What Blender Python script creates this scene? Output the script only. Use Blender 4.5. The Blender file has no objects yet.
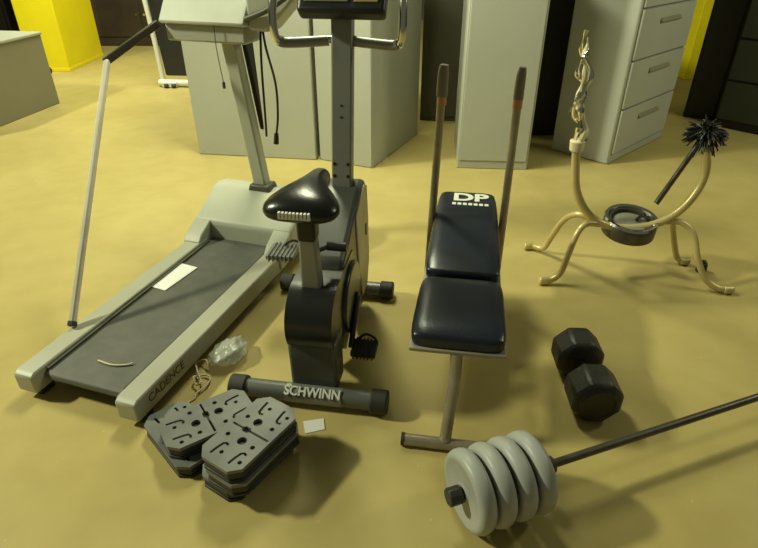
import bpy, bmesh, math, random
from mathutils import Vector, Matrix
random.seed(7)
C = bpy.context.scene.collection
R = math.radians
PI = math.pi

# ------------------------------------------------------------------ materials
def mat(name, col, rough=0.5, metal=0.0, var=0.0, scale=6.0, bump=0.0, bscale=60.0, spec=0.5, coat=0.0):
    m = bpy.data.materials.new(name); m.use_nodes = True
    nt = m.node_tree; b = nt.nodes['Principled BSDF']
    b.inputs['Base Color'].default_value = (*col, 1)
    b.inputs['Roughness'].default_value = rough
    b.inputs['Metallic'].default_value = metal
    b.inputs['Specular IOR Level'].default_value = spec
    b.inputs['Coat Weight'].default_value = coat
    tc = nt.nodes.new('ShaderNodeTexCoord')
    if var > 0:
        n = nt.nodes.new('ShaderNodeTexNoise'); n.inputs['Scale'].default_value = scale
        n.inputs['Detail'].default_value = 6
        nt.links.new(tc.outputs['Object'], n.inputs['Vector'])
        r = nt.nodes.new('ShaderNodeValToRGB')
        r.color_ramp.elements[0].position = 0.3; r.color_ramp.elements[1].position = 0.7
        r.color_ramp.elements[0].color = (*[max(0, c*(1-var)) for c in col], 1)
        r.color_ramp.elements[1].color = (*[min(1, c*(1+var)) for c in col], 1)
        nt.links.new(n.outputs['Fac'], r.inputs['Fac'])
        nt.links.new(r.outputs['Color'], b.inputs['Base Color'])
    if bump > 0:
        n2 = nt.nodes.new('ShaderNodeTexNoise'); n2.inputs['Scale'].default_value = bscale
        nt.links.new(tc.outputs['Object'], n2.inputs['Vector'])
        bp = nt.nodes.new('ShaderNodeBump'); bp.inputs['Strength'].default_value = bump
        bp.inputs['Distance'].default_value = 0.004
        nt.links.new(n2.outputs['Fac'], bp.inputs['Height'])
        nt.links.new(bp.outputs['Normal'], b.inputs['Normal'])
    return m

def floor_mat():
    m = bpy.data.materials.new('painted_concrete'); m.use_nodes = True
    nt = m.node_tree; b = nt.nodes['Principled BSDF']; L = nt.links.new
    tc = nt.nodes.new('ShaderNodeTexCoord')
    big = nt.nodes.new('ShaderNodeTexNoise'); big.inputs['Scale'].default_value = 1.3; big.inputs['Detail'].default_value = 5
    big.inputs['Distortion'].default_value = 0.6
    mid = nt.nodes.new('ShaderNodeTexNoise'); mid.inputs['Scale'].default_value = 7; mid.inputs['Detail'].default_value = 8
    spk = nt.nodes.new('ShaderNodeTexVoronoi'); spk.inputs['Scale'].default_value = 9
    for n in (big, mid, spk): L(tc.outputs['Object'], n.inputs['Vector'])
    r1 = nt.nodes.new('ShaderNodeValToRGB')
    r1.color_ramp.elements[0].position = .35; r1.color_ramp.elements[0].color = (.46, .365, .135, 1)
    r1.color_ramp.elements[1].position = .68; r1.color_ramp.elements[1].color = (.535, .432, .172, 1)
    L(big.outputs['Fac'], r1.inputs['Fac'])
    r2 = nt.nodes.new('ShaderNodeValToRGB')
    r2.color_ramp.elements[0].position = .3; r2.color_ramp.elements[0].color = (.92, .915, .90, 1)
    r2.color_ramp.elements[1].position = .62; r2.color_ramp.elements[1].color = (1, 1, 1, 1)
    L(mid.outputs['Fac'], r2.inputs['Fac'])
    mx = nt.nodes.new('ShaderNodeMix'); mx.data_type = 'RGBA'; mx.blend_type = 'MULTIPLY'; mx.inputs[0].default_value = 1
    L(r1.outputs['Color'], mx.inputs[6]); L(r2.outputs['Color'], mx.inputs[7])
    r3 = nt.nodes.new('ShaderNodeValToRGB')          # pale flecks of worn paint
    r3.color_ramp.elements[0].position = .02; r3.color_ramp.elements[0].color = (1, 1, 1, 1)
    r3.color_ramp.elements[1].position = .05; r3.color_ramp.elements[1].color = (0, 0, 0, 1)
    L(spk.outputs['Distance'], r3.inputs['Fac'])
    mx2 = nt.nodes.new('ShaderNodeMix'); mx2.data_type = 'RGBA'
    sc = nt.nodes.new('ShaderNodeMath'); sc.operation = 'MULTIPLY'; sc.inputs[1].default_value = .3
    L(r3.outputs['Color'], sc.inputs[0]); L(sc.outputs[0], mx2.inputs[0])
    L(mx.outputs[2], mx2.inputs[6]); mx2.inputs[7].default_value = (.7, .62, .42, 1)
    L(mx2.outputs[2], b.inputs['Base Color'])
    b.inputs['Roughness'].default_value = .5
    b.inputs['Specular IOR Level'].default_value = .25
    bp = nt.nodes.new('ShaderNodeBump'); bp.inputs['Strength'].default_value = .05; bp.inputs['Distance'].default_value = .003
    L(mid.outputs['Fac'], bp.inputs['Height']); L(bp.outputs['Normal'], b.inputs['Normal'])
    return m

M = dict(
 floor=floor_mat(),
 wall=mat('dark_wall', (.09, .08, .06), .8, var=.2, scale=2),
 cream=mat('cream_plastic', (.44, .45, .37), .45, var=.05, scale=4),
 creamface=mat('cream_face', (.50, .515, .45), .45, var=.06, scale=8),
 belt=mat('treadmill_belt', (.105, .104, .09), .6, var=.15, scale=14, bump=.3, bscale=300),
 black=mat('black_plastic', (.014, .014, .014), .42, var=.2, scale=10),
 gloss=mat('black_vinyl', (.012, .012, .012), .27, bump=.1, bscale=120),
 bike=mat('dark_grey_shroud', (.072, .075, .068), .38, var=.12, scale=5),
 bikeblack=mat('bike_black', (.016, .017, .016), .3),
 bikegrey=mat('bike_grey_metal', (.25, .255, .245), .4, metal=.3, var=.06, scale=6),
 biketube=mat('stabilizer_paint', (.13, .14, .125), .38, metal=.2),
 tan=mat('tan_panel', (.50, .44, .31), .5, var=.1),
 rubber=mat('rubber', (.03, .03, .028), .65),
 riser=mat('riser_sheen', (.16, .165, .155), .42, var=.2, scale=12),  # top plate colour, lightened to paint the sheen on black plastic
 riserdark=mat('riser_shell', (.02, .02, .02), .5, var=.2, scale=12),  # kept near black so the plate's holes look deep in shade
 navy=mat('navy_vinyl', (.011, .015, .026), .3, bump=.12, bscale=160, spec=.5),
 piping=mat('pad_edge', (.33, .30, .24), .45),
 steel=mat('dull_tube', (.36, .31, .24), .38, metal=.55, var=.15, scale=15),
 sleeve=mat('post_sleeve', (.20, .18, .14), .5, metal=.2, var=.1),
 rail=mat('rail_plastic', (.41, .405, .32), .45, var=.05, scale=4),
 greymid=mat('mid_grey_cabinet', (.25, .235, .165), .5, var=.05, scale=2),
 copper=mat('copper_band', (.55, .27, .15), .4, metal=.6),
 chrome=mat('chrome', (.75, .74, .70), .12, metal=1),
 silver=mat('silver_vinyl', (.38, .39, .375), .42, var=.06, scale=9, bump=.08, bscale=40),
 bar=mat('bar_iron', (.10, .09, .075), .4, metal=.6, var=.2, scale=20),
 iron=mat('cast_iron', (.022, .021, .019), .48, var=.3, scale=18, bump=.25, bscale=90),
 grey=mat('grey_cabinet', (.40, .41, .36), .5, var=.04, scale=2),
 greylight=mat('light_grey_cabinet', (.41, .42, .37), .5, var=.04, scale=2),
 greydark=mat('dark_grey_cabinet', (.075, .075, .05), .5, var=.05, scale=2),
 seam=mat('seam_shadow_gap', (.05, .05, .045), .7),
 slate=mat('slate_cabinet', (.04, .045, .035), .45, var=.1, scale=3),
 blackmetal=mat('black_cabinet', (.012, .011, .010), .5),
 yellow=mat('yellow_paint', (.78, .65, .006), .45, var=.04, scale=3),
 brown=mat('dark_brown_wood', (.045, .030, .018), .5, var=.3, scale=3),
 white=mat('white_enamel', (.66, .66, .60), .4),
 paper=mat('white_paper', (.88, .88, .86), .35, coat=.3),
 wood=mat('pale_shaft', (.60, .55, .44), .45, var=.1, scale=10),
 blade=mat('dark_blade', (.055, .045, .03), .5, var=.2, scale=10),
 brass=mat('yellow_tube', (.55, .45, .20), .35, metal=.25, var=.12, scale=12),
 brasscap=mat('cream_collar', (.70, .62, .42), .5),
 cord=mat('black_cord', (.012, .012, .012), .5),
 string=mat('pale_string', (.62, .54, .36), .7),
 letter=mat('white_lettering', (.70, .70, .64), .5),
 letterdark=mat('dark_lettering', (.03, .03, .03), .5),
 display=mat('grey_display', (.22, .22, .18), .25, var=.1, scale=9),
 reflecttan=mat('tan_reflection', (.30, .24, .10), .3, var=.2, scale=9),
 yellowcord=mat('yellow_cord', (.6, .45, .03), .5),
)
def bag_mat():
    m = bpy.data.materials.new('clear_bag'); m.use_nodes = True
    b = m.node_tree.nodes['Principled BSDF']
    b.inputs['Base Color'].default_value = (.60, .62, .58, 1)
    b.inputs['Roughness'].default_value = .25
    b.inputs['Alpha'].default_value = .5
    return m
M['bag'] = bag_mat()

# ------------------------------------------------------------------ mesh helpers
def link(o, parent=None):
    C.objects.link(o)
    if parent is not None: o.parent = parent
    return o

def obj(name, bm, m, parent=None, smooth=35, bevel=0, seg=2, subsurf=0):
    bmesh.ops.recalc_face_normals(bm, faces=bm.faces[:])
    me = bpy.data.meshes.new(name); bm.to_mesh(me); bm.free()
    me.materials.append(M[m] if isinstance(m, str) else m)
    if smooth:
        me.polygons.foreach_set('use_smooth', [True]*len(me.polygons))
        me.set_sharp_from_angle(angle=R(smooth))
    o = link(bpy.data.objects.new(name, me), parent)
    if bevel:
        b = o.modifiers.new('bevel', 'BEVEL'); b.width = bevel; b.segments = seg
        b.limit_method = 'ANGLE'; b.angle_limit = R(40); b.harden_normals = False
    if subsurf:
        s = o.modifiers.new('sub', 'SUBSURF'); s.levels = subsurf; s.render_levels = subsurf
    return o

def box(bm, c, s, rot=None):
    mtx = Matrix.Translation(c)
    if rot is not None: mtx = mtx @ rot.to_4x4()
    mtx = mtx @ Matrix.Diagonal((*s, 1))
    bmesh.ops.create_cube(bm, size=1, matrix=mtx)

def rod(bm, p, q, r, r2=None, n=16):
    p, q = Vector(p), Vector(q); d = q-p
    mtx = Matrix.Translation((p+q)/2) @ d.to_track_quat('Z', 'Y').to_matrix().to_4x4()
    bmesh.ops.create_cone(bm, cap_ends=True, segments=n, radius1=r, radius2=r if r2 is None else r2, depth=d.length, matrix=mtx)

def spline(pts, k=6):
    P = [Vector(p) for p in pts]; out = []
    for i in range(len(P)-1):
        a = P[i-1] if i else P[0]*2-P[1]
        b, c = P[i], P[i+1]
        d = P[i+2] if i+2 < len(P) else P[-1]*2-P[-2]
        for j in range(k):
            t = j/k
            out.append(.5*((2*b)+(c-a)*t+(2*a-5*b+4*c-d)*t*t+(3*b-a-3*c+d)*t**3))
    out.append(P[-1]); return out

def tube(bm, pts, r, n=12, k=6, smooth=True):
    P = spline(pts, k) if smooth else [Vector(p) for p in pts]
    rr = r if callable(r) else (lambda t: r)
    N = len(P); up = None; rings = []
    for i, p in enumerate(P):
        t = (P[min(i+1, N-1)]-P[max(i-1, 0)]).normalized()
        if up is None:
            up = Vector((0, 0, 1)) if abs(t.z) < .9 else Vector((1, 0, 0))
        u = (up-t*up.dot(t)).normalized(); v = t.cross(u); up = u
        rad = rr(i/(N-1))
        rings.append([bm.verts.new(p+(u*math.cos(a)+v*math.sin(a))*rad) for a in [2*PI*j/n for j in range(n)]])
    for a, b in zip(rings, rings[1:]):
        for j in range(n): bm.faces.new((a[j], a[(j+1) % n], b[(j+1) % n], b[j]))
    bm.faces.new(rings[0][::-1]); bm.faces.new(rings[-1])

def lathe(bm, prof, mtx=Matrix.Identity(4), n=40, closed=False):
    """prof: (radius, height) about Z"""
    rings = []
    for r, h in prof:
        rings.append([bm.verts.new(mtx @ Vector((r*math.cos(2*PI*j/n), r*math.sin(2*PI*j/n), h))) for j in range(n)])
    L = list(zip(rings, rings[1:]))
    if closed: L.append((rings[-1], rings[0]))
    for a, b in L:
        for j in range(n): bm.faces.new((a[j], a[(j+1) % n], b[(j+1) % n], b[j]))
    if not closed:
        bm.faces.new(rings[0][::-1]); bm.faces.new(rings[-1])

def prism(bm, poly, axis, a, b):
    """poly in the two remaining axes; extruded along axis from a to b"""
    def v(p, t):
        if axis == 'x': return (t, p[0], p[1])
        if axis == 'y': return (p[0], t, p[1])
        return (p[0], p[1], t)
    A = [bm.verts.new(v(p, a)) for p in poly]; B = [bm.verts.new(v(p, b)) for p in poly]
    bm.faces.new(A[::-1]); bm.faces.new(B)
    n = len(poly)
    for i in range(n): bm.faces.new((A[i], A[(i+1) % n], B[(i+1) % n], B[i]))

def new(): return bmesh.new()

def thing(name, label, cat, loc=(0, 0, 0), heading=0, group=None):
    """Empty at the base; heading is clockwise from +Y in degrees"""
    o = bpy.data.objects.new(name, None); o.empty_display_size = .1; link(o)
    o.location = loc; o.rotation_euler = (0, 0, -R(heading))
    return tag(o, label, cat, group)

def tag(o, label, cat, group=None, kind=None):
    o['label'] = label; o['category'] = cat
    if group: o['group'] = group
    if kind: o['kind'] = kind
    return o

def place(o, loc, heading=0):
    o.location = loc; o.rotation_euler = (0, 0, -R(heading)); return o

def text(name, s, size, m, parent, mtx, extrude=.0008, sx=1.0, bold=0):
    cu = bpy.data.curves.new(name, 'FONT'); cu.body = s; cu.size = size
    cu.align_x = 'CENTER'; cu.align_y = 'CENTER'; cu.extrude = extrude; cu.offset = bold
    t = bpy.data.objects.new('tmp', cu); C.objects.link(t)
    dg = bpy.context.evaluated_depsgraph_get()
    me = bpy.data.meshes.new_from_object(t.evaluated_get(dg))
    bpy.data.objects.remove(t)
    me.transform(mtx @ Matrix.Diagonal((sx, 1, 1, 1)))
    me.materials.clear(); me.materials.append(M[m])
    o = bpy.data.objects.new(name, me); return link(o, parent)

def frame(o, x, y):
    """matrix whose X = x, Y = y (text reading and up directions) at o"""
    x = Vector(x).normalized(); y = Vector(y); z = x.cross(y).normalized(); y = z.cross(x)
    m = Matrix((x, y, z)).transposed().to_4x4(); m.translation = Vector(o); return m

def plate2d(outline, holes, depth):
    """flat plate with real holes, as bmesh, thickness depth centred on z=0"""
    cu = bpy.data.curves.new('p', 'CURVE'); cu.dimensions = '2D'; cu.fill_mode = 'BOTH'; cu.extrude = depth/2
    for pts in [outline]+holes:
        s = cu.splines.new('POLY'); s.points.add(len(pts)-1); s.use_cyclic_u = True
        for p, q in zip(s.points, pts): p.co = (q[0], q[1], 0, 1)
    t = bpy.data.objects.new('tmp', cu); C.objects.link(t)
    me = bpy.data.meshes.new_from_object(t.evaluated_get(bpy.context.evaluated_depsgraph_get()))
    bpy.data.objects.remove(t)
    bm = new(); bm.from_mesh(me); bpy.data.meshes.remove(me)
    bmesh.ops.remove_doubles(bm, verts=bm.verts[:], dist=1e-5)
    return bm

def circle(cx, cy, r, n=20): return [(cx+r*math.cos(2*PI*i/n), cy+r*math.sin(2*PI*i/n)) for i in range(n)]

# ------------------------------------------------------------------ setting
bm = new(); box(bm, (0, 5, -.05), (14, 13, .1)); f = obj('floor', bm, 'floor', smooth=0); f['kind'] = 'structure'
for nm, c, s in (('wall_back', (0, 11.55, 1.6), (14, .1, 3.2)), ('wall_left', (-7.05, 5, 1.6), (.1, 13, 3.2)), ('wall_right', (7.05, 5, 1.6), (.1, 13, 3.2))):
    bm = new(); box(bm, c, s); o = obj(nm, bm, 'wall', smooth=0); o['kind'] = 'structure'

# ------------------------------------------------------------------ treadmill
def treadmill():
    t = thing('treadmill', 'cream treadmill with dark grey belt, hooded motor and one upright', 'treadmill', (-1.0475, 1.455, 0), 18.5)
    W = .258; rw = .082
    rails = []
    for s in (-1, 1):
        bm = new()
        prism(bm, [(0, .035), (0, .105), (.02, .118), (1.10, .118), (1.10, .035)], 'x', s*(W-rw), s*W)
        rails.append(obj('side_rail', bm, 'rail', t, bevel=.006))
        bm = new(); box(bm, (s*(W-.04), .06, .0175), (.05, .06, .035)); obj('foot', bm, 'rubber', t, bevel=.004)
    text('lettering', 'CADENCE', .046, 'letterdark', rails[1], frame((W+.0006, .165, .080), (0, 1, 0), (0, 0, 1)), sx=.95)
    bm = new(); prism(bm, [(.045, .075), (.05, .09), (.065, .099), (1.15, .099), (1.15, .06), (.06, .06)], 'x', -(W-rw-.004), W-rw-.004)
    obj('belt', bm, 'belt', t, bevel=.004)
    for s in (-1, 1):                                     # narrow deck edges inside the rails
        bm = new(); box(bm, (s*(W-rw-.008), .58, .104), (.012, 1.03, .008)); obj('deck_edge', bm, 'greydark', t)
    bm = new(); rod(bm, (-(W-rw), .075, .075), (W-rw, .075, .075), .017); obj('roller', bm, 'black', t)
    # hood
    bm = new()
    prof = [(1.145, .05), (1.145, .185), (1.16, .20), (1.24, .235), (1.34, .292), (1.40, .302), (1.47, .285), (1.56, .22), (1.60, .12), (1.60, .05)]
    prism(bm, prof, 'x', -(W+.012), W+.012)
    h = obj('motor_hood', bm, 'cream', t, bevel=.014, seg=3)
    for s in (-1, 1):                                     # cheeks that lap back over the rails
        bm = new(); prism(bm, [(1.03, .119), (1.06, .15), (1.15, .195), (1.15, .05), (1.03, .05)], 'x', s*(W-rw+.002), s*(W+.010))
        obj('cheek', bm, 'cream', h, bevel=.006)
    for s in (-1, 1):
        bm = new(); rod(bm, (s*(W-.05), 1.52, .032), (s*(W-.01), 1.52, .032), .032); obj('front_wheel', bm, 'rubber', t)
    bm = new(); prism(bm, [(-.07, .262), (.075, .262), (.055, .325), (-.05, .325)], 'y', 1.345, 1.435); obj('upright_collar', bm, 'greydark', t, bevel=.008)
    bm = new(); prism(bm, [(1.365, .30), (1.425, .30), (1.375, 1.06), (1.315, 1.06)], 'x', -.036, .036)
    for v in bm.verts: v.co.x -= (v.co.z-.3)*.075
    u = obj('upright', bm, 'cream', t, bevel=.010)
    bm = new(); prism(bm, [(1.405, .60), (1.44, 1.05), (1.37, 1.05)], 'x', .0365, .062)
    for v in bm.verts: v.co.x -= (v.co.z-.3)*.075
    obj('upright_brace', bm, 'black', u, bevel=.004)
    # console
    bm = new()
    prism(bm, [(1.215, 1.105), (1.225, 1.095), (1.36, 1.085), (1.42, 1.12), (1.40, 1.30), (1.37, 1.31)], 'x', -.325, .10)
    c = obj('console', bm, 'creamface', t, bevel=.012)
    bm = new(); box(bm, (-.115, 1.31, 1.058), (.40, .13, .075)); obj('console_base', bm, 'greylight', c, bevel=.01)
    bm = new()
    prism(bm, [(.10, 1.08), (.19, 1.075), (.32, 1.20), (.32, 1.30), (.10, 1.30)], 'y', 1.25, 1.38); obj('console_wing', bm, 'cream', c, bevel=.012)
    bm = new(); tube(bm, [(.10, 1.235, 1.125), (.22, 1.225, 1.17), (.33, 1.235, 1.235)], .012); obj('wing_trim', bm, 'greydark', c)
    # small print on the face, too worn to read
    n = Vector((0, -.20, .155)).normalized(); up = Vector((0, .155, .2)).normalized()
    bm = new(); o = Vector((-.27, 1.2405, 1.128))
    for i in range(7):
        rot = frame(o, (1, 0, 0), up).to_3x3()
        box(bm, o+Vector((i*.0165, 0, 0))+up*random.uniform(0, .003)+n*.001, (random.uniform(.007, .012), random.uniform(.012, .02), .003), rot)
    box(bm, o+Vector((.19, 0, 0))+n*.001, (.012, .016, .003), rot)
    obj('worn_print', bm, 'greydark', c)
    bm = new(); rod(bm, (-.05, 1.236, 1.118), (-.05, 1.226, 1.103), .004); tube(bm, [(-.05, 1.226, 1.10), (-.052, 1.225, 1.0), (-.040, 1.225, .86)], .002, n=6)
    rod(bm, (-.040, 1.225, .862), (-.040, 1.225, .835), .007)
    sk = obj('safety_key_cord', bm, 'greydark', t); sk['label'] = 'thin grey cord with a small clip at its end'
    bm = new(); tube(bm, [(.125, 1.31, 1.08), (.118, 1.30, .92), (.105, 1.31, .70), (.095, 1.32, .60)], .0055, n=8)
    obj('power_cord', bm, 'cord', t)
    bm = new(); tube(bm, [(.135, 1.31, 1.08), (.15, 1.30, 1.0), (.185, 1.29, .86), (.183, 1.29, .72), (.165, 1.29, .62)], .0055, n=8)
    rod(bm, (.166, 1.29, .63), (.160, 1.29, .58), .010, .013)
    pc = obj('power_cord', bm, 'cord', t); pc['label'] = 'black cord ending in a plug'
    return t
treadmill()

# white label and scraps on the treadmill
bm = new(); box(bm, (0, 0, .0015), (.125, .215, .003)); box(bm, (.03, .02, .0032), (.05, .14, .0006))
o = obj('paper_label', bm, 'paper', smooth=0); place(o, (-.945, 2.21, .1005), 24)
tag(o, 'glossy white paper label lying on the dark treadmill belt', 'paper')
bm = new(); tube(bm, [(-.065, .0, .004), (0, -.012, .0045), (.05, 0, .004), (.068, .012, .006)], .0035, n=6)
o = obj('plastic_strip', bm, 'string'); place(o, (-.96, 1.60, .1005), 12)
tag(o, 'pale thin strip lying near the rear end of the treadmill belt', 'strip')

# hockey style stick leaning on the console
P0 = Vector((-1.195, 1.79, .124)); P2 = Vector((-.990, 2.73, 1.085)); K = Vector((-1.158, 2.55, .97))
tp = thing('stick', 'long pale shaft with an angled dark blade, leaning up from the treadmill rail', 'stick', P0)
bm = new(); d = K-P0
rot = d.to_track_quat('Z', 'Y').to_matrix()
box(bm, d/2, (.020, .030, d.length), rot); obj('shaft', bm, 'wood', tp, bevel=.005)
bm = new(); a, b = K-P0, P2-P0; e = b-a
box(bm, (a+b)/2, (.016, .034, e.length+.03), e.to_track_quat('Z', 'Y').to_matrix()); o = obj('blade', bm, 'blade', tp, bevel=.005); o['label'] = 'dark angled blade'
bm = new(); box(bm, d*.012, (.024, .034, .022), rot); o = obj('end_cap', bm, 'rubber', tp, bevel=.004); o['label'] = 'dark block painted for the shadow at the lower end'  # dark block paints the shadow where the shaft meets the rail

# ------------------------------------------------------------------ exercise bike
def bike():
    t = thing('exercise_bike', 'dark grey upright exercise bike with black saddle and console', 'exercise bike', (-.25, 1.503, 0), 9)
    bm = new(); rod(bm, (-.245, 0, .045), (.245, 0, .045), .034, n=24); s = obj('rear_stabilizer', bm, 'biketube', t)
    for k in (-1, 1):
        bm = new(); rod(bm, (k*.222, 0, .045), (k*.285, 0, .045), .043, n=24); obj('end_cap', bm, 'rubber', s, bevel=.006)
    # curved badge band and lettering facing the rear
    bm = new(); rod(bm, (-.075, 0, .045), (.125, 0, .045), .0352, n=24); obj('badge', bm, 'bikegrey', s)
    text('lettering', 'SCHWINN', .046, 'letter', s, frame((.022, -.0235, .0735), (1, 0, 0), (0, .76, .65)), sx=.92, bold=.0012, extrude=.0022)
    bm = new(); rod(bm, (-.27, .72, .04), (.165, .72, .04), .033, n=24); s = obj('front_stabilizer', bm, 'biketube', t)
    for k in (-1, 1):
        bm = new(); rod(bm, (-.0575+k*.2025, .72, .04), (-.0575+k*.2625, .72, .04), .040, n=24); obj('end_cap', bm, 'rubber', s, bevel=.006)
    bm = new(); prism(bm, [(.012, .06), (.004, .235), (.015, .262), (.12, .262), (.12, .06)], 'x', -.062, .105); obj('rear_base', bm, 'bike', t, bevel=.012)
    bm = new()                                             # rounded rear cover
    prof = [(.008, .255)]+[(.115-.125*math.cos(a), .315+.125*math.sin(a)) for a in [R(x) for x in range(-30, 91, 12)]]+[(.36, .44), (.40, .20), (.20, .10), (.08, .2)]
    prism(bm, prof, 'x', -.060, .098); obj('rear_cover', bm, 'bikeblack', t, bevel=.022, seg=4)
    bm = new()
    prof = [(.19, .40), (.22, .47), (.31, .505), (.43, .56), (.52, .60), (.60, .615), (.655, .60), (.68, .50), (.70, .25), (.68, .08), (.60, .05), (.40, .10), (.30, .15)]
    prism(bm, prof, 'x', -.045, .095); sh = obj('main_shroud', bm, 'bike', t, bevel=.018, seg=3)
    bm = new(); prism(bm, [(.43, .535), (.60, .597), (.650, .578), (.676, .44), (.690, .22), (.64, .12), (.54, .12), (.47, .30)], 'x', .093, .101)
    sp = obj('side_panel', bm, 'tan', sh, bevel=.004); sp['label'] = 'tan side panel'
    bm = new(); box(bm, (.102, .61, .40), (.006, .014, .05)); obj('slot', bm, 'black', sp, bevel=.002)
    bm = new(); rod(bm, (.02, .30, .27), (.112, .30, .27), .140, n=48); obj('disc_cover', bm, 'bikeblack', t, bevel=.012, seg=3)
    # cranks and pedals
    cc = Vector((0, .33, .255))
    for k, py, pz in ((1, .17, .135), (-1, .48, .335)):
        bm = new(); rod(bm, (k*.05, cc.y, cc.z), (k*.122, cc.y, cc.z), .018)
        tube(bm, [(k*.119, cc.y, cc.z), (k*.122, py, pz)], .011, smooth=False)
        cr = obj('crank', bm, 'bikeblack', t)
        bm = new(); q = 1.0 if k > 0 else 1.25
        box(bm, (k*.172*q, py, pz), (.09*q, .085*q, .020))
        for i in range(6): box(bm, (k*(.138+.0135*i)*q, py, pz), (.006, .096*q, .032))
        p = obj('pedal', bm, 'rubber' if k > 0 else 'bikegrey', cr, bevel=.003)
        bm = new(); tube(bm, [(k*.215, py+.03, pz), (k*.205, py+.035, pz+.025), (k*.17, py+.04, pz+.035), (k*.135, py+.03, pz+.01)], .005, n=8); obj('pedal_strap', bm, 'black', p)
    # seat mast
    bm = new(); prism(bm, [(-.022, .36), (.048, .36), (.032, .70), (-.020, .70)], 'y', .085, .135); obj('seat_mast', bm, 'bikegrey', t, bevel=.008)
    bm = new(); box(bm, (.008, .112, .655), (.060, .060, .10)); obj('seat_sleeve', bm, 'black', t, bevel=.01)
    bm = new(); rod(bm, (.04, .21, .53), (.11, .21, .53), .016); rod(bm, (.0, .15, .53), (.05, .21, .53), .008); obj('adjuster_knob', bm, 'black', t, bevel=.003)
    # saddle: rounded sections from tail to nose
    secs = [(-.005, .070, .012, .738), (.01, .108, .030, .742), (.05, .128, .040, .747), (.10, .112, .042, .750), (.15, .074, .040, .752), (.20, .044, .037, .752), (.26, .037, .033, .748), (.315, .034, .030, .742), (.335, .020, .014, .738)]
    bm = new(); rings = []; n = 20
    for y, w, h, z in secs:
        ring = []
        for j in range(n):
            a = 2*PI*j/n; cx, sz = math.cos(a), math.sin(a)
            zz = h*sz if sz > 0 else h*1.35*sz
            zz -= .30*abs(cx)**2*w*.4
            ring.append(bm.verts.new((w*math.copysign(abs(cx)**.8, cx), y+.03, z+zz-.012)))
        rings.append(ring)
    for a, b in zip(rings, rings[1:]):
        for j in range(n): bm.faces.new((a[j], a[(j+1) % n], b[(j+1) % n], b[j]))
    bm.faces.new(rings[0][::-1]); bm.faces.new(rings[-1])
    sd = obj('saddle', bm, 'gloss', t, subsurf=1, smooth=80)
    bm = new()
    for i in range(9): box(bm, (-.048+.0112*i, .0155+abs(i-4)*.0003, .728), (.0062, .012, .020))
    box(bm, (-.003, .019, .717), (.098, .008, .004))
    o = obj('saddle_label', bm, 'letter', sd, smooth=0); o['label'] = 'white striped label on the back of the saddle'
    # handlebar post, bars, console
    bm = new(); prism(bm, [(.545, .585), (.60, .585), (.695, 1.20), (.645, 1.20)], 'x', -.018, .058); ps = obj('handlebar_post', bm, 'bikegrey', t, bevel=.006)
    for x, z, q in ((-.006, .645, .0065), (.046, .645, .0065), (-.006, .69, .0065), (.046, .69, .0065), (.02, .86, .004), (.02, .90, .004)):
        y = .545+(z-.585)*.1626; bm = new(); rod(bm, (x, y-.002, z), (x, y+.01, z), q, n=10); obj('bolt', bm, 'black', ps)
    for k in (-1, 1):
        bm = new()
        e = .012; top = [(e+k*.226, .61, 1.21), (e+k*.215, .66, 1.32), (e+k*.17, .70, 1.39)]
        tube(bm, [(e+k*.02, .665, 1.115), (e+k*.10, .655, 1.107), (e+k*.19, .63, 1.105), (e+k*.221, .61, 1.125)]+top, .0145, n=14)
        hb = obj('handlebar', bm, 'chrome' if k > 0 else 'chrome', t)
        bm = new(); tube(bm, [(e+k*.045, .662, 1.1105), (e+k*.10, .655, 1.107), (e+k*.19, .63, 1.105), (e+k*.214, .616, 1.114)], .0185, n=14)
        obj('foam_grip', bm, 'bikegrey', hb)
    n = Vector((0, -.80, .60)); rot = Matrix.Rotation(R(-37), 3, 'X')
    cz = Vector((.032, .645, 1.275))
    bm = new(); box(bm, cz, (.30, .06, .19), rot); co = obj('console', bm, 'black', t, bevel=.014, seg=3)
    f0 = rot @ Vector((0, -.0315, 0))
    bm = new(); box(bm, cz+f0+rot @ Vector((-.05, 0, .005)), (.15, .006, .135), rot); o = obj('display', bm, 'display', co, bevel=.002)  # display greyed for the reflections on the console face
    bm = new(); box(bm, cz+f0+rot @ Vector((.085, 0, .005)), (.08, .006, .135), rot); o = obj('reflection_patch', bm, 'reflecttan', co, bevel=.002)  # tan patch painting a brownish reflection beside the display
    return t
bike()

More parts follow.
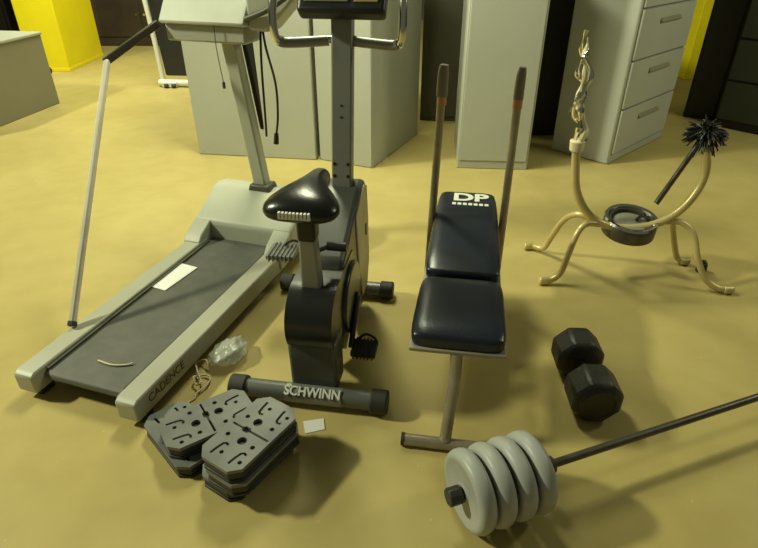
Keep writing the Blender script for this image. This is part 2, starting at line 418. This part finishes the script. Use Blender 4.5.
# ------------------------------------------------------------------ weight bench
def bench():
    t = thing('weight_bench', 'navy padded weight bench with two tall bar posts', 'bench', (.235, 1.345, 0), 9)
    def pad(name, w, y0, z0, y1, z1, th, w2):
        bm = new(); N, Mx = 12, 10
        L = math.hypot(y1-y0, z1-z0); a = math.atan2(z1-z0, y1-y0)
        grid = {}
        for i in range(N+1):
            for j in range(Mx+1):
                u, v = i/N*2-1, j/Mx*2-1
                ww = w+(w2-w)*(j/Mx)
                e = (1-abs(u)**4)*(1-abs(v)**4)
                h = th*(.74+.26*e**.4)
                # rounded plan corners
                cxx = ww*u*(1-.07*abs(v)**6); cyy = L/2*(1+v*(1-.05*abs(u)**6))
                for s in (0, 1):
                    zz = h if s else 0
                    p = Vector((cxx, y0+cyy*math.cos(a)-zz*math.sin(a), z0+cyy*math.sin(a)+zz*math.cos(a)))
                    grid[i, j, s] = bm.verts.new(p)
        for i in range(N):
            for j in range(Mx):
                for s in (0, 1):
                    q = [grid[i, j, s], grid[i+1, j, s], grid[i+1, j+1, s], grid[i, j+1, s]]
                    bm.faces.new(q if s else q[::-1])
        for i in range(N):
            for j in (0, Mx): bm.faces.new((grid[i, j, 0], grid[i+1, j, 0], grid[i+1, j, 1], grid[i, j, 1]))
        for j in range(Mx):
            for i in (0, N): bm.faces.new((grid[i, j, 0], grid[i, j+1, 0], grid[i, j+1, 1], grid[i, j, 1]))
        p = obj(name, bm, 'navy', t, bevel=.012, seg=3, smooth=50)
        bm = new()
        ww = max(w, w2)
        poly = [(-w, -.004), (w, -.004), (w2, L+.004), (-w2, L+.004)]
        mtx = Matrix.Translation((0, y0, z0)) @ Matrix.Rotation(a, 4, 'X')
        prism(bm, poly, 'z', -.014, .002); bmesh.ops.transform(bm, matrix=mtx, verts=bm.verts[:])
        obj('pad_board', bm, 'piping', p, bevel=.004)
        return p, mtx
    seat, _ = pad('seat_pad', .150, .035, .335, .375, .350, .062, .142)
    back, mx = pad('back_pad', .140, .395, .360, 1.01, .415, .058, .124)
    # tufts pressed along the pad sides: two stitched lines
    text('lettering', 'DP', .088, 'letter', back, mx @ Matrix.Translation((.012, .535, .0570)), sx=1.35, bold=.003, extrude=.0015)
    bm = new()
    for i in range(7): box(bm, (-.055+.0225*i, .478, .0575), (.016, .018, .003))
    bmesh.ops.transform(bm, matrix=mx, verts=bm.verts[:])
    obj('worn_print', bm, 'letter', back, smooth=0)
    bm = new(); box(bm, (0, .50, .325), (.05, .90, .038)); obj('spine', bm, 'steel', t, bevel=.005)
    bm = new(); tube(bm, [(0, .045, .32), (0, .02, .22), (-.012, -.035, .06), (-.012, -.05, .03)], .019, k=4); obj('front_leg', bm, 'steel', t)
    bm = new(); rod(bm, (-.15, -.052, .021), (.15, -.052, .021), .020); fb = obj('front_foot', bm, 'steel', t, bevel=.004)
    for k in (-1, 1):
        bm = new(); rod(bm, (k*.145, -.052, .0215), (k*.156, -.052, .0215), .0215); obj('foot_cap', bm, 'rubber', fb)
    for k in (-1, 1):
        x = k*.150
        bm = new(); rod(bm, (x, .80, .0), (x+(.022 if k < 0 else 0), .80, .955), .0155); po = obj('bar_post', bm, 'steel', t)
        xt = x+(.022 if k < 0 else 0)
        bm = new(); rod(bm, (xt, .80, .885), (xt, .80, .918), .0178); o = obj('band', bm, 'copper', po); o['label'] = 'copper coloured band'
        bm = new(); tube(bm, [(xt, .80, .918), (xt, .80, .95), (xt+.001, .80, 1.0), (xt+.003, .80, 1.03)], lambda q: (.021 if k < 0 else .0185)-.006*q**4, n=14)
        o = obj('bar_hook', bm, 'sleeve', po)
    bm = new(); rod(bm, (-.15, .80, .018), (.15, .80, .018), .017); obj('cross_brace', bm, 'steel', t)
    bm = new(); rod(bm, (-.15, .80, .31), (.15, .80, .31), .014); obj('cross_brace', bm, 'steel', t)
bench()

# ------------------------------------------------------------------ barbell and plates
A = Vector((.199, 1.020, .118)); B = Vector((1.26, 1.409, .118)); ax = (B-A).normalized()
bh = math.degrees(math.atan2(ax.x, ax.y))
bb = thing('barbell', 'thin dark barbell running out to the right from four silver plates', 'barbell', (A.x, A.y, 0), bh)
z = .118
bm = new(); rod(bm, (0, .0, z), (0, 1.62, z), .0125, n=20); bar_o = obj('bar', bm, 'bar', bb)
bm = new(); rod(bm, (0, .285, z), (0, .325, z), .026, n=20); rod(bm, (0, .30, z), (.035, .30, z), .006, n=10); obj('collar', bm, 'bar', bb, bevel=.003)
bm = new(); rod(bm, (0, -.012, z), (0, .028, z), .027, n=8); obj('end_nut', bm, 'iron', bb, bevel=.004)
names = ['silver round weight plate outermost on the bar, beside the dark end nut',
         'second silver weight plate from the dark end nut of the barbell',
         'third silver weight plate from the dark end nut of the barbell',
         'silver round weight plate innermost on the bar, against the dark collar']
proto = None
for i in range(4):
    if proto is None:
        bm = new(); r = .118; w = .052
        prof = [(.0160, .004), (.026, .002), (.030, .005), (.085, .005), (.092, .001), (.100, .0), (.109, .003), (.115, .010), (r, .020),
                (r, w-.020), (.115, w-.010), (.109, w-.003), (.100, w), (.092, w-.001), (.085, w-.005), (.030, w-.005), (.026, w-.002), (.0160, w-.004)]
        lathe(bm, prof, Matrix.Rotation(-PI/2, 4, 'X'), n=56, closed=True)
        o = obj('weight_plate', bm, 'silver'); proto = o
    else:
        o = proto.copy(); C.objects.link(o)
    off = .03+i*.0625
    p = A+ax*off
    place(o, (p.x, p.y, .118), bh); tag(o, names[i], 'weight plate', 'silver plates on the barbell')
    o.rotation_euler = (0, 0, -R(bh)+[.012, -.012, .006, .0][i])

# ------------------------------------------------------------------ dumbbell
hd = math.degrees(math.atan2(-.022, .33))
db = thing('dumbbell', 'black hex dumbbell standing alone on the bare floor', 'dumbbell', (.742, 1.572, 0), 2)
def head(y0, y1, r):
    bm = new(); n = 8
    mtx = Matrix.Translation((0, 0, r*math.cos(PI/n))) @ Matrix.Rotation(-PI/2, 4, 'X') @ Matrix.Rotation(PI/n, 4, 'Z')
    rings = []
    for rr, h in ((r*.82, y0), (r, y0+.018), (r, y1-.018), (r*.82, y1)):
        rings.append([bm.verts.new(mtx @ Vector((rr*math.cos(2*PI*j/n), rr*math.sin(2*PI*j/n), h))) for j in range(n)])
    for a, b in zip(rings, rings[1:]):
        for j in range(n): bm.faces.new((a[j], a[(j+1) % n], b[(j+1) % n], b[j]))
    bm.faces.new(rings[0][::-1]); bm.faces.new(rings[-1])
    return bm
r = .090
for y0, y1 in ((-.170, -.035), (.045, .175)):
    hh = obj('head', head(y0, y1, r), 'iron', db, bevel=.010, seg=3)
    bm = new(); e = y0 if y0 < 0 else y1
    s = -1 if y0 < 0 else 1
    mtx = Matrix.Translation((0, e+s*.001, r*math.cos(PI/8))) @ Matrix.Rotation(-s*PI/2, 4, 'X')
    lathe(bm, [(.050, -.004), (.054, .002), (.060, .002), (.064, -.004)], mtx, n=36, closed=True); obj('rim', bm, 'iron', hh)
bm = new(); rod(bm, (0, -.06, r*.924), (0, .07, r*.924), .018); obj('handle', bm, 'bar', db)

# ------------------------------------------------------------------ step risers
def riser_parts(root):
    L, Wd, H, ch = .145, .080, .0515, .030
    out = [(-Wd+ch, -L), (Wd-ch, -L), (Wd, -L+ch), (Wd, L-ch), (Wd-ch, L), (-Wd+ch, L), (-Wd, L-ch), (-Wd, -L+ch)]
    bm = new(); prism(bm, [(x*1.0, y*1.0) for x, y in out], 'z', 0, .010)
    prism(bm, [(x*.97, y*.98) for x, y in out], 'z', .010, H-.012)
    obj('shell', bm, 'riserdark', root, bevel=.003)
    holes = []
    for sy in (-1, 1):
        holes.append(circle(-.006*sy, sy*.040, .0150))
        for sx in (-1, 1):
            holes.append(circle(sx*.050, sy*.042+.0, .0075, 14))
            # J shaped grooves
            x0, y0 = sx*.036, sy*.098
            path = [Vector(p) for p in ((x0+.020, y0-.024*sy), (x0+.011, y0-.028*sy), (x0+.002, y0-.022*sy), (x0-.002, y0), (x0-.004, y0+.024*sy))]
            left, right = [], []
            for i, p in enumerate(path):
                d = (path[min(i+1, 4)]-path[max(i-1, 0)]).normalized(); nrm = Vector((-d.y, d.x))*.0042
                left.append(tuple(p+nrm)); right.append(tuple(p-nrm))
            holes.append(left+right[::-1])
            holes.append(circle(x0+.022, y0+.004*sy, .0068, 12))
    holes.append([(-.070, -.0035), (-.030, -.0035), (-.024, -.010), (-.006, -.011), (0, -.004), (.072, -.004), (.072, .004), (0, .004), (-.006, .011), (-.024, .010), (-.030, .0035), (-.070, .0035)])
    bm = plate2d(out, holes, .012); bmesh.ops.translate(bm, vec=(0, 0, H-.006), verts=bm.verts[:])
    obj('top_plate', bm, 'riser', root)
H = .052
spots = [((-.408, 1.240, 0), 33, 'bottom black step riser of the right-hand pile of three, lying on the floor'),
         ((-.382, 1.216, H), 33, 'middle black step riser sandwiched in the right-hand pile of three'),
         ((-.388, 1.222, 2*H), 33, 'topmost black step riser of the right-hand pile, nearest the white floor tag'),
         ((-.637, 1.317, 0), -43, 'lower black step riser turned crosswise beside the end of the treadmill'),
         ((-.553, 1.333, H), 56, 'upper black step riser of the left-hand pair, beside the treadmill rail')]
rz = None
for loc, hdg, lab in spots:
    if rz is None:
        rz = thing('step_riser', lab, 'step riser', loc, hdg, 'black step risers piled on the floor'); riser_parts(rz)
        o = rz
    else:
        o = rz.copy(); C.objects.link(o)
        for ch in list(rz.children):
            c = ch.copy(); C.objects.link(c); c.parent = o
        o.location = loc; o.rotation_euler = (0, 0, -R(hdg)); o['label'] = lab

# ------------------------------------------------------------------ small litter
bm = new(); prism(bm, [(-.036, -.026), (.030, -.030), (.040, .020), (-.030, .030)], 'z', 0, .0022); o = obj('floor_tag', bm, 'paper', smooth=0); place(o, (-.222, 1.395, .0003), -20)
tag(o, 'small white paper tag lying on the floor in front of the bike', 'tag')
bm = new(); bmesh.ops.create_icosphere(bm, subdivisions=4, radius=1)
for v in bm.verts:
    n = v.co.copy()
    k = 1+.10*math.sin(7*n.x+3*n.y)*math.cos(5*n.z+4*n.y)+.05*math.sin(17*n.y+9*n.x)
    v.co = Vector((n.x*.062*k, n.y*.085*k, max(-.0, .036+n.z*.036*k)))
o = obj('plastic_bag', bm, 'bag', smooth=60); place(o, (-.588, 1.750, .001), 30)
tag(o, 'crumpled clear plastic bag on the floor beside the treadmill rail', 'bag')
random.seed(3)
bm = new()
q = Vector((-.04, .02, .02)); pts = []
for i in range(14):
    a = i*1.1; pts.append((.034*math.cos(a)*(1-.03*i)+.004*i-.02, .05*math.sin(a*.7)-.008*i+.03, .010+.022*abs(math.sin(i*1.3))*(1 if i < 9 else .1)))
pts += [(.03, -.12, .004), (.005, -.15, .004), (-.03, -.155, .004)]
tube(bm, pts, .0035, n=6, k=5)
o = obj('string', bm, 'string', smooth=80); place(o, (-.672, 1.645, 0), 10)
tag(o, 'tangle of pale string lying against the clear plastic bag', 'string')

# ------------------------------------------------------------------ yellow tubular stand
def stand():
    ox, oy = 1.165, 2.40
    t = thing('tube_stand', 'yellow tubular stand with curved arms, splayed feet and round metal hub', 'stand', (ox, oy, 0), 0)
    l = lambda x, y, z: (x-ox, y-oy, z)
    # semicircular fork
    bm = new()
    pts = [l(.865, 2.42, .635), l(.872, 2.42, .57), l(.895, 2.41, .44), l(.955, 2.40, .335), l(1.04, 2.39, .275), l(1.165, 2.385, .255), l(1.29, 2.39, .275), l(1.385, 2.40, .335), l(1.445, 2.41, .43), l(1.462, 2.42, .52), l(1.445, 2.43, .60), l(1.415, 2.44, .66)]
    tube(bm, pts, .0185, n=14); fork = obj('fork', bm, 'brass', t)
    legs = [[(.98, 2.40, .30), (.93, 2.44, .30), (.895, 2.50, .24), (.872, 2.56, .12), (.855, 2.60, .035), (.815, 2.635, .022), (.79, 2.645, .03)],
            [(1.03, 2.39, .272), (.96, 2.37, .285), (.915, 2.345, .25), (.885, 2.325, .15), (.86, 2.31, .06), (.82, 2.30, .026), (.785, 2.30, .022)],
            [(1.32, 2.40, .283), (1.40, 2.385, .285), (1.455, 2.35, .24), (1.48, 2.30, .14), (1.52, 2.26, .055), (1.57, 2.23, .024), (1.615, 2.22, .022)],
            [(1.33, 2.41, .285), (1.39, 2.45, .285), (1.43, 2.50, .22), (1.47, 2.515, .12), (1.495, 2.50, .045), (1.515, 2.49, .024), (1.535, 2.485, .022)]]
    for i, p in enumerate(legs):
        bm = new(); tube(bm, [l(*q) for q in p], .0145, n=12); lg = obj('leg', bm, 'brass', t)
        e = p[-1]; bm = new(); dirx = -1 if i < 2 else 1
        rod(bm, l(e[0]-.02*dirx, e[1], .020), l(e[0]+.025*dirx, e[1], .020), .0195)
        o = obj('foot_cap', bm, 'brass', lg, bevel=.006)
    # hub: shallow dark drum with bright ring
    mtx = Matrix.Translation(l(1.185, 2.43, .235)) @ Matrix.Rotation(R(8), 4, 'X')
    bm = new(); lathe(bm, [(.100, -.03), (.120, -.02), (.120, .03), (.112, .045), (.090, .05), (.088, .03), (.001, .028)], mtx, n=48); hub = obj('hub', bm, 'bar', t)
    bm = new(); lathe(bm, [(.104, .046), (.118, .042), (.124, .05), (.118, .060), (.104, .056)], mtx, n=48, closed=True); o = obj('hub_ring', bm, 'chrome', hub)
    bm = new(); lathe(bm, [(.001, .026), (.078, .028), (.076, .036), (.050, .042), (.001, .043)][::-1], mtx, n=40); obj('hub_cover', bm, 'display', hub)
    bm = new(); box(bm, l(1.225, 2.375, .235), (.05, .03, .05)); rod(bm, l(1.20, 2.41, .285), l(1.255, 2.45, .30), .008); obj('clamp', bm, 'black', hub, bevel=.005)
    # left: collar and twisted foil wrapped tip
    bm = new(); rod(bm, l(.865, 2.42, .615), l(.864, 2.42, .665), .029, .033); co = obj('collar', bm, 'brasscap', t, bevel=.006)
    random.seed(5)
    def strand(bm, ph, amp, top, rad):
        pts = []
        for i in range(13):
            a = i*.8+ph; zz = .655+i*(top-.655)/12
            rr = amp*random.uniform(.6, 1.3)*(1-.35*i/12)
            pts.append(l(.868-.045*(i/12)+.012*math.sin(i*1.1)+rr*math.cos(a), 2.42+rr*math.sin(a), zz))
        tube(bm, pts, lambda q: rad*(1-.55*q)+.004*math.sin(q*33+ph), n=8, k=4)
    bm = new(); strand(bm, 0, .020, 1.11, .013); o = obj('twisted_wrap', bm, 'chrome', co); o['label'] = 'twisted silvery wrapping'
    bm = new(); strand(bm, 2.3, .022, 1.04, .012)
    tube(bm, [l(.850, 2.42, .90), l(.825, 2.415, .84), l(.800, 2.41, .79)], lambda q: .011-.007*q, n=8); o = obj('twisted_wrap', bm, 'chrome', co); o['label'] = 'twisted silvery wrapping'
    bm = new(); strand(bm, 4.2, .016, 1.08, .015); o = obj('cloth_strip', bm, 'brasscap', co); o['label'] = 'cream strip wound through the wrapping'
    # right: slim rod and frayed dark tuft
    bm = new(); rod(bm, l(1.285, 2.43, .36), l(1.445, 2.47, .685), .0125); rd = obj('lever', bm, 'bar', t); rd['label'] = 'dark slim lever'
    bm = new(); random.seed(11)
    c0 = Vector(l(1.435, 2.46, .675))
    for i in range(260):
        d = Vector((random.gauss(.2, .8), random.gauss(0, .6), random.gauss(.1, .3))).normalized()
        ln = random.uniform(.045, .088); s = c0+d*.012
        tube(bm, [s, s+d*ln*.5+Vector((0, 0, .006)), s+d*ln+Vector((0, 0, -.012))], lambda q: .007*(1-.6*q), n=5, k=2)
    bmesh.ops.create_icosphere(bm, subdivisions=2, radius=.050, matrix=Matrix.Translation(c0) @ Matrix.Diagonal((1.1, 1, .7, 1)))
    o = obj('tuft', bm, 'black', t, smooth=70); o['label'] = 'black frayed tuft'
stand()
bm = new(); rod(bm, (0, 0, 0), (0, 0, .05), .026, .020); rod(bm, (0, 0, .05), (0, 0, .062), .012); o = obj('rubber_stopper', bm, 'rubber', bevel=.004); place(o, (1.592, 2.42, 0))
tag(o, 'small black rubber stopper on the floor by a foot of the yellow stand', 'stopper')

# ------------------------------------------------------------------ cabinets
def local_cab(name, label, loc, heading, w, d, h, m, m_body=None, group=None):
    """origin at the near left bottom corner; x along the face, y into depth"""
    t = thing(name, label, 'cabinet', loc, heading, group)
    bm = new(); box(bm, (w/2, d/2, h/2), (w, d, h)); obj('body', bm, m, t, bevel=.006)
    return t
def back_panel(t, w, h, m, inset=.02):
    bm = new(); box(bm, (w/2, -.002, h/2), (w-2*inset, .004, h-2*inset)); return obj('back_panel', bm, m, t, bevel=.002)

t = local_cab('file_cabinet', 'wide grey metal cabinet behind the treadmill, its plain side facing out', (-1.350, 4.137, 0), 8.5, .905, .70, 1.36, 'grey')
bm = new(); box(bm, (.4525, -.001, .68), (.893, .004, 1.35)); obj('back_panel', bm, 'grey', t, bevel=.002)
t = local_cab('file_cabinet', 'narrow grey metal cabinet behind the bike post, at the end of the grey row', (-.432, 4.015, 0), 25, .425, .86, 1.36, 'grey')
bm = new(); box(bm, (.2125, -.001, .68), (.413, .004, 1.35)); obj('back_panel', bm, 'grey', t, bevel=.002)
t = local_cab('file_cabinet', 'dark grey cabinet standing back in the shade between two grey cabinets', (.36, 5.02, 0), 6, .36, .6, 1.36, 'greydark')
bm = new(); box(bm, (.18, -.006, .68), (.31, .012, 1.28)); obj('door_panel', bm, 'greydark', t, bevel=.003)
t = local_cab('file_cabinet', 'tall light grey cabinet directly behind the two bench posts', (.553, 3.843, 0), 4.5, .485, .66, 1.36, 'greylight')
bm = new(); box(bm, (.2425, -.003, .70), (.46, .008, 1.28)); obj('back_panel', bm, 'greylight', t, bevel=.003)
# drawer cabinet, corner towards us
t = thing('file_cabinet', 'light grey drawer cabinet behind the yellow stand, its corner towards us', 'cabinet', (1.636, 3.903, 0), -44)
w, d, h = .90, .46, 1.38
bm = new(); box(bm, (w/2, d/2, h/2), (w, d, h)); obj('body', bm, 'greylight', t, bevel=.012)
dh = .305
for i in range(4):
    z0 = .075+i*(dh+.012)
    bm = new(); box(bm, (w/2, -.008, z0+dh/2), (w-.05, .02, dh)); dr = obj('drawer', bm, 'greylight', t, bevel=.006)
    bm = new(); prism(bm, [(-.018, z0+dh*.66), (-.034, z0+dh*.69), (-.034, z0+dh*.72), (-.018, z0+dh*.78)], 'x', w/2-.15, w/2+.17)
    obj('handle', bm, 'greymid', dr, bevel=.003)
# black box filling the gap, standing in for its deep shadow
t = thing('cabinet', 'black box standing in for the deep shadow beside the drawer cabinet', 'cabinet', (1.06, 4.60, 0), 2)
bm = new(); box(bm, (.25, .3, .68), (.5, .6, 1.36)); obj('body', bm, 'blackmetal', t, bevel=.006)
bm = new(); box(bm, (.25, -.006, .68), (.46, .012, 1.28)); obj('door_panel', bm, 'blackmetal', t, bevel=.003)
# black cabinet at the far right
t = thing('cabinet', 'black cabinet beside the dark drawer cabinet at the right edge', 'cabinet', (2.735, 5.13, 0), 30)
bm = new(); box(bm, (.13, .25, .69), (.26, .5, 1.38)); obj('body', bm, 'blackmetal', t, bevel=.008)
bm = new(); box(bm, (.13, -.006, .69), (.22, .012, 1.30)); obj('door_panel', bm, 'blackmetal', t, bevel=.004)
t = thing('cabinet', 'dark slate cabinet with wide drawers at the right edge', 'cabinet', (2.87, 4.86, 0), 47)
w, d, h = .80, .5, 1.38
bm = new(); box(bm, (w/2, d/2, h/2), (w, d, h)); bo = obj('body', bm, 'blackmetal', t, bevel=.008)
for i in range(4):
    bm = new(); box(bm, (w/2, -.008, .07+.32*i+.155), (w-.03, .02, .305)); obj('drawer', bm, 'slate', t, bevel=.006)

# low grey cabinet at the left edge
t = thing('low_cabinet', 'low grey metal cabinet with a flat top at the left edge', 'cabinet', (-3.10, 5.60, 0), 190)
bm = new(); box(bm, (.35, .65, .31), (.70, 1.3, .62)); bo = obj('body', bm, 'greymid', t, bevel=.006)  # body grey darkened to paint the shade on its visible face
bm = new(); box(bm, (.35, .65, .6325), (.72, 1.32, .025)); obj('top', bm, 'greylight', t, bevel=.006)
bm = new(); rod(bm, (.04, -.03, .30), (.04, .0, .30), .035, n=20); obj('bumper', bm, 'rubber', t, bevel=.004)

# yellow columns
def column(label, loc, heading, w, d):
    t = thing('column', label, 'column', loc, heading)
    bm = new(); box(bm, (-w/2, d/2, 1.6), (w, d, 3.2)); c = obj('shaft', bm, 'yellow', t, bevel=.01)
    bm = new(); box(bm, (-w/2, d/2, .02), (w+.01, d+.01, .04)); obj('base', bm, 'yellow', t, bevel=.004)
column('wide bright yellow column behind the low grey cabinet', (-3.66, 7.03, 0), 0, .46, .95)
column('yellow column glimpsed between the drawer cabinet and the dark cabinet', (3.98, 6.62, 0), 0, .55, .5)
# dark brown cupboard behind
t = thing('cupboard', 'dark brown wooden cupboard behind the yellow column', 'cupboard', (-4.15, 8.75, 0), 0)
bm = new(); box(bm, (.80, .3, .9), (1.6, .6, 1.8)); obj('body', bm, 'brown', t, bevel=.01)
for k in (0, 1):
    bm = new(); box(bm, (.405+.79*k, -.008, .95), (.77, .02, 1.64)); dd = obj('door', bm, 'brown', t, bevel=.004)
    bm = new(); rod(bm, (.74+.12*k, -.02, .42), (.74+.12*k, -.045, .42), .016); obj('knob', bm, 'chrome', dd)
t = thing('cabinet', 'black cabinet far back at the left edge, behind the low grey cabinet', 'cabinet', (-6.1, 8.2, 0), 0)
bm = new(); box(bm, (.6, .3, .9), (1.2, .6, 1.8)); obj('body', bm, 'blackmetal', t, bevel=.01)
bm = new(); box(bm, (.6, -.006, .9), (1.12, .02, 1.7)); obj('door_panel', bm, 'blackmetal', t, bevel=.004)

# white framed upright with black panel
t = thing('folding_frame', 'white tubular frame with a black panel behind the treadmill console', 'frame', (-2.32, 6.30, 0), 4)
for x in (0, .52):
    bm = new(); tube(bm, [(x, .02, .03), (x-.02, .03, .5), (x-.05, .05, .85), (x-.12, .10, 1.45)], .026, n=12); obj('frame_post', bm, 'white', t)
bm = new(); rod(bm, (-.03, -.02, .04), (.55, -.02, .04), .036); box(bm, (.10, -.05, .03), (.16, .06, .05)); ff = obj('foot_bar', bm, 'white', t, bevel=.006)
for x in (.05, .13):
    bm = new(); rod(bm, (x, -.085, .022), (x+.04, -.085, .022), .022); obj('caster', bm, 'rubber', ff)
bm = new(); prism(bm, [(.03, .10), (.49, .10), (.42, .90), (-.02, .90)], 'y', .03, .09); obj('panel', bm, 'black', t, bevel=.02)
bm = new(); tube(bm, [(-.05, .0, 1.40), (-.02, -.01, 1.1), (.03, .0, .95), (.01, .02, .88)], .016, n=8); o = obj('cord', bm, 'yellowcord', t); o['label'] = 'yellow cord'

# ------------------------------------------------------------------ light
w = bpy.data.worlds.new('world'); bpy.context.scene.world = w; w.use_nodes = True
bg = w.node_tree.nodes['Background']; bg.inputs[0].default_value = (.97, 1, .66, 1); bg.inputs[1].default_value = .09
def area(name, loc, sx, sy, power, col, target):
    l = bpy.data.lights.new(name, 'AREA'); l.shape = 'RECTANGLE'; l.size = sx; l.size_y = sy; l.energy = power; l.color = col
    o = bpy.data.objects.new(name, l); C.objects.link(o); o.location = loc
    o.rotation_euler = (Vector(target)-Vector(loc)).to_track_quat('-Z', 'Y').to_euler(); return o
WARM = (.97, 1, .66)
area('area_lamp', (-5.4, 2.0, 4.1), .6, .3, 345, WARM, (3.4, 1.6, 0))
area('area_lamp', (-.45, 3.35, 2.6), 1.2, .3, 61, WARM, (-.3, 3.4, 0))
area('area_lamp', (-2.4, 6.0, 3.1), 1.2, .5, 130, WARM, (-3.4, 7.4, .2))  # added fill to brighten the yellow column, no known lamp there
area('area_lamp', (3.9, 2.5, 2.7), 1.2, .4, 38, WARM, (2.2, 4.2, .7))  # unseen fill added to light the drawer cabinet's face

# ------------------------------------------------------------------ camera
cam = bpy.data.cameras.new('camera'); co = bpy.data.objects.new('camera', cam); C.objects.link(co)
cam.sensor_fit = 'HORIZONTAL'; cam.sensor_width = 36; cam.lens = 36*570/758
co.location = (0, 0, 1.45); co.rotation_euler = (PI/2-math.atan(570/941), 0, 0)
cam.clip_start = .05
sc = bpy.context.scene; sc.camera = co
sc.view_settings.view_transform = 'Standard'; sc.view_settings.look = 'None'; sc.view_settings.gamma = 1
sc.view_settings.use_curve_mapping = False; sc.view_settings.exposure = 0
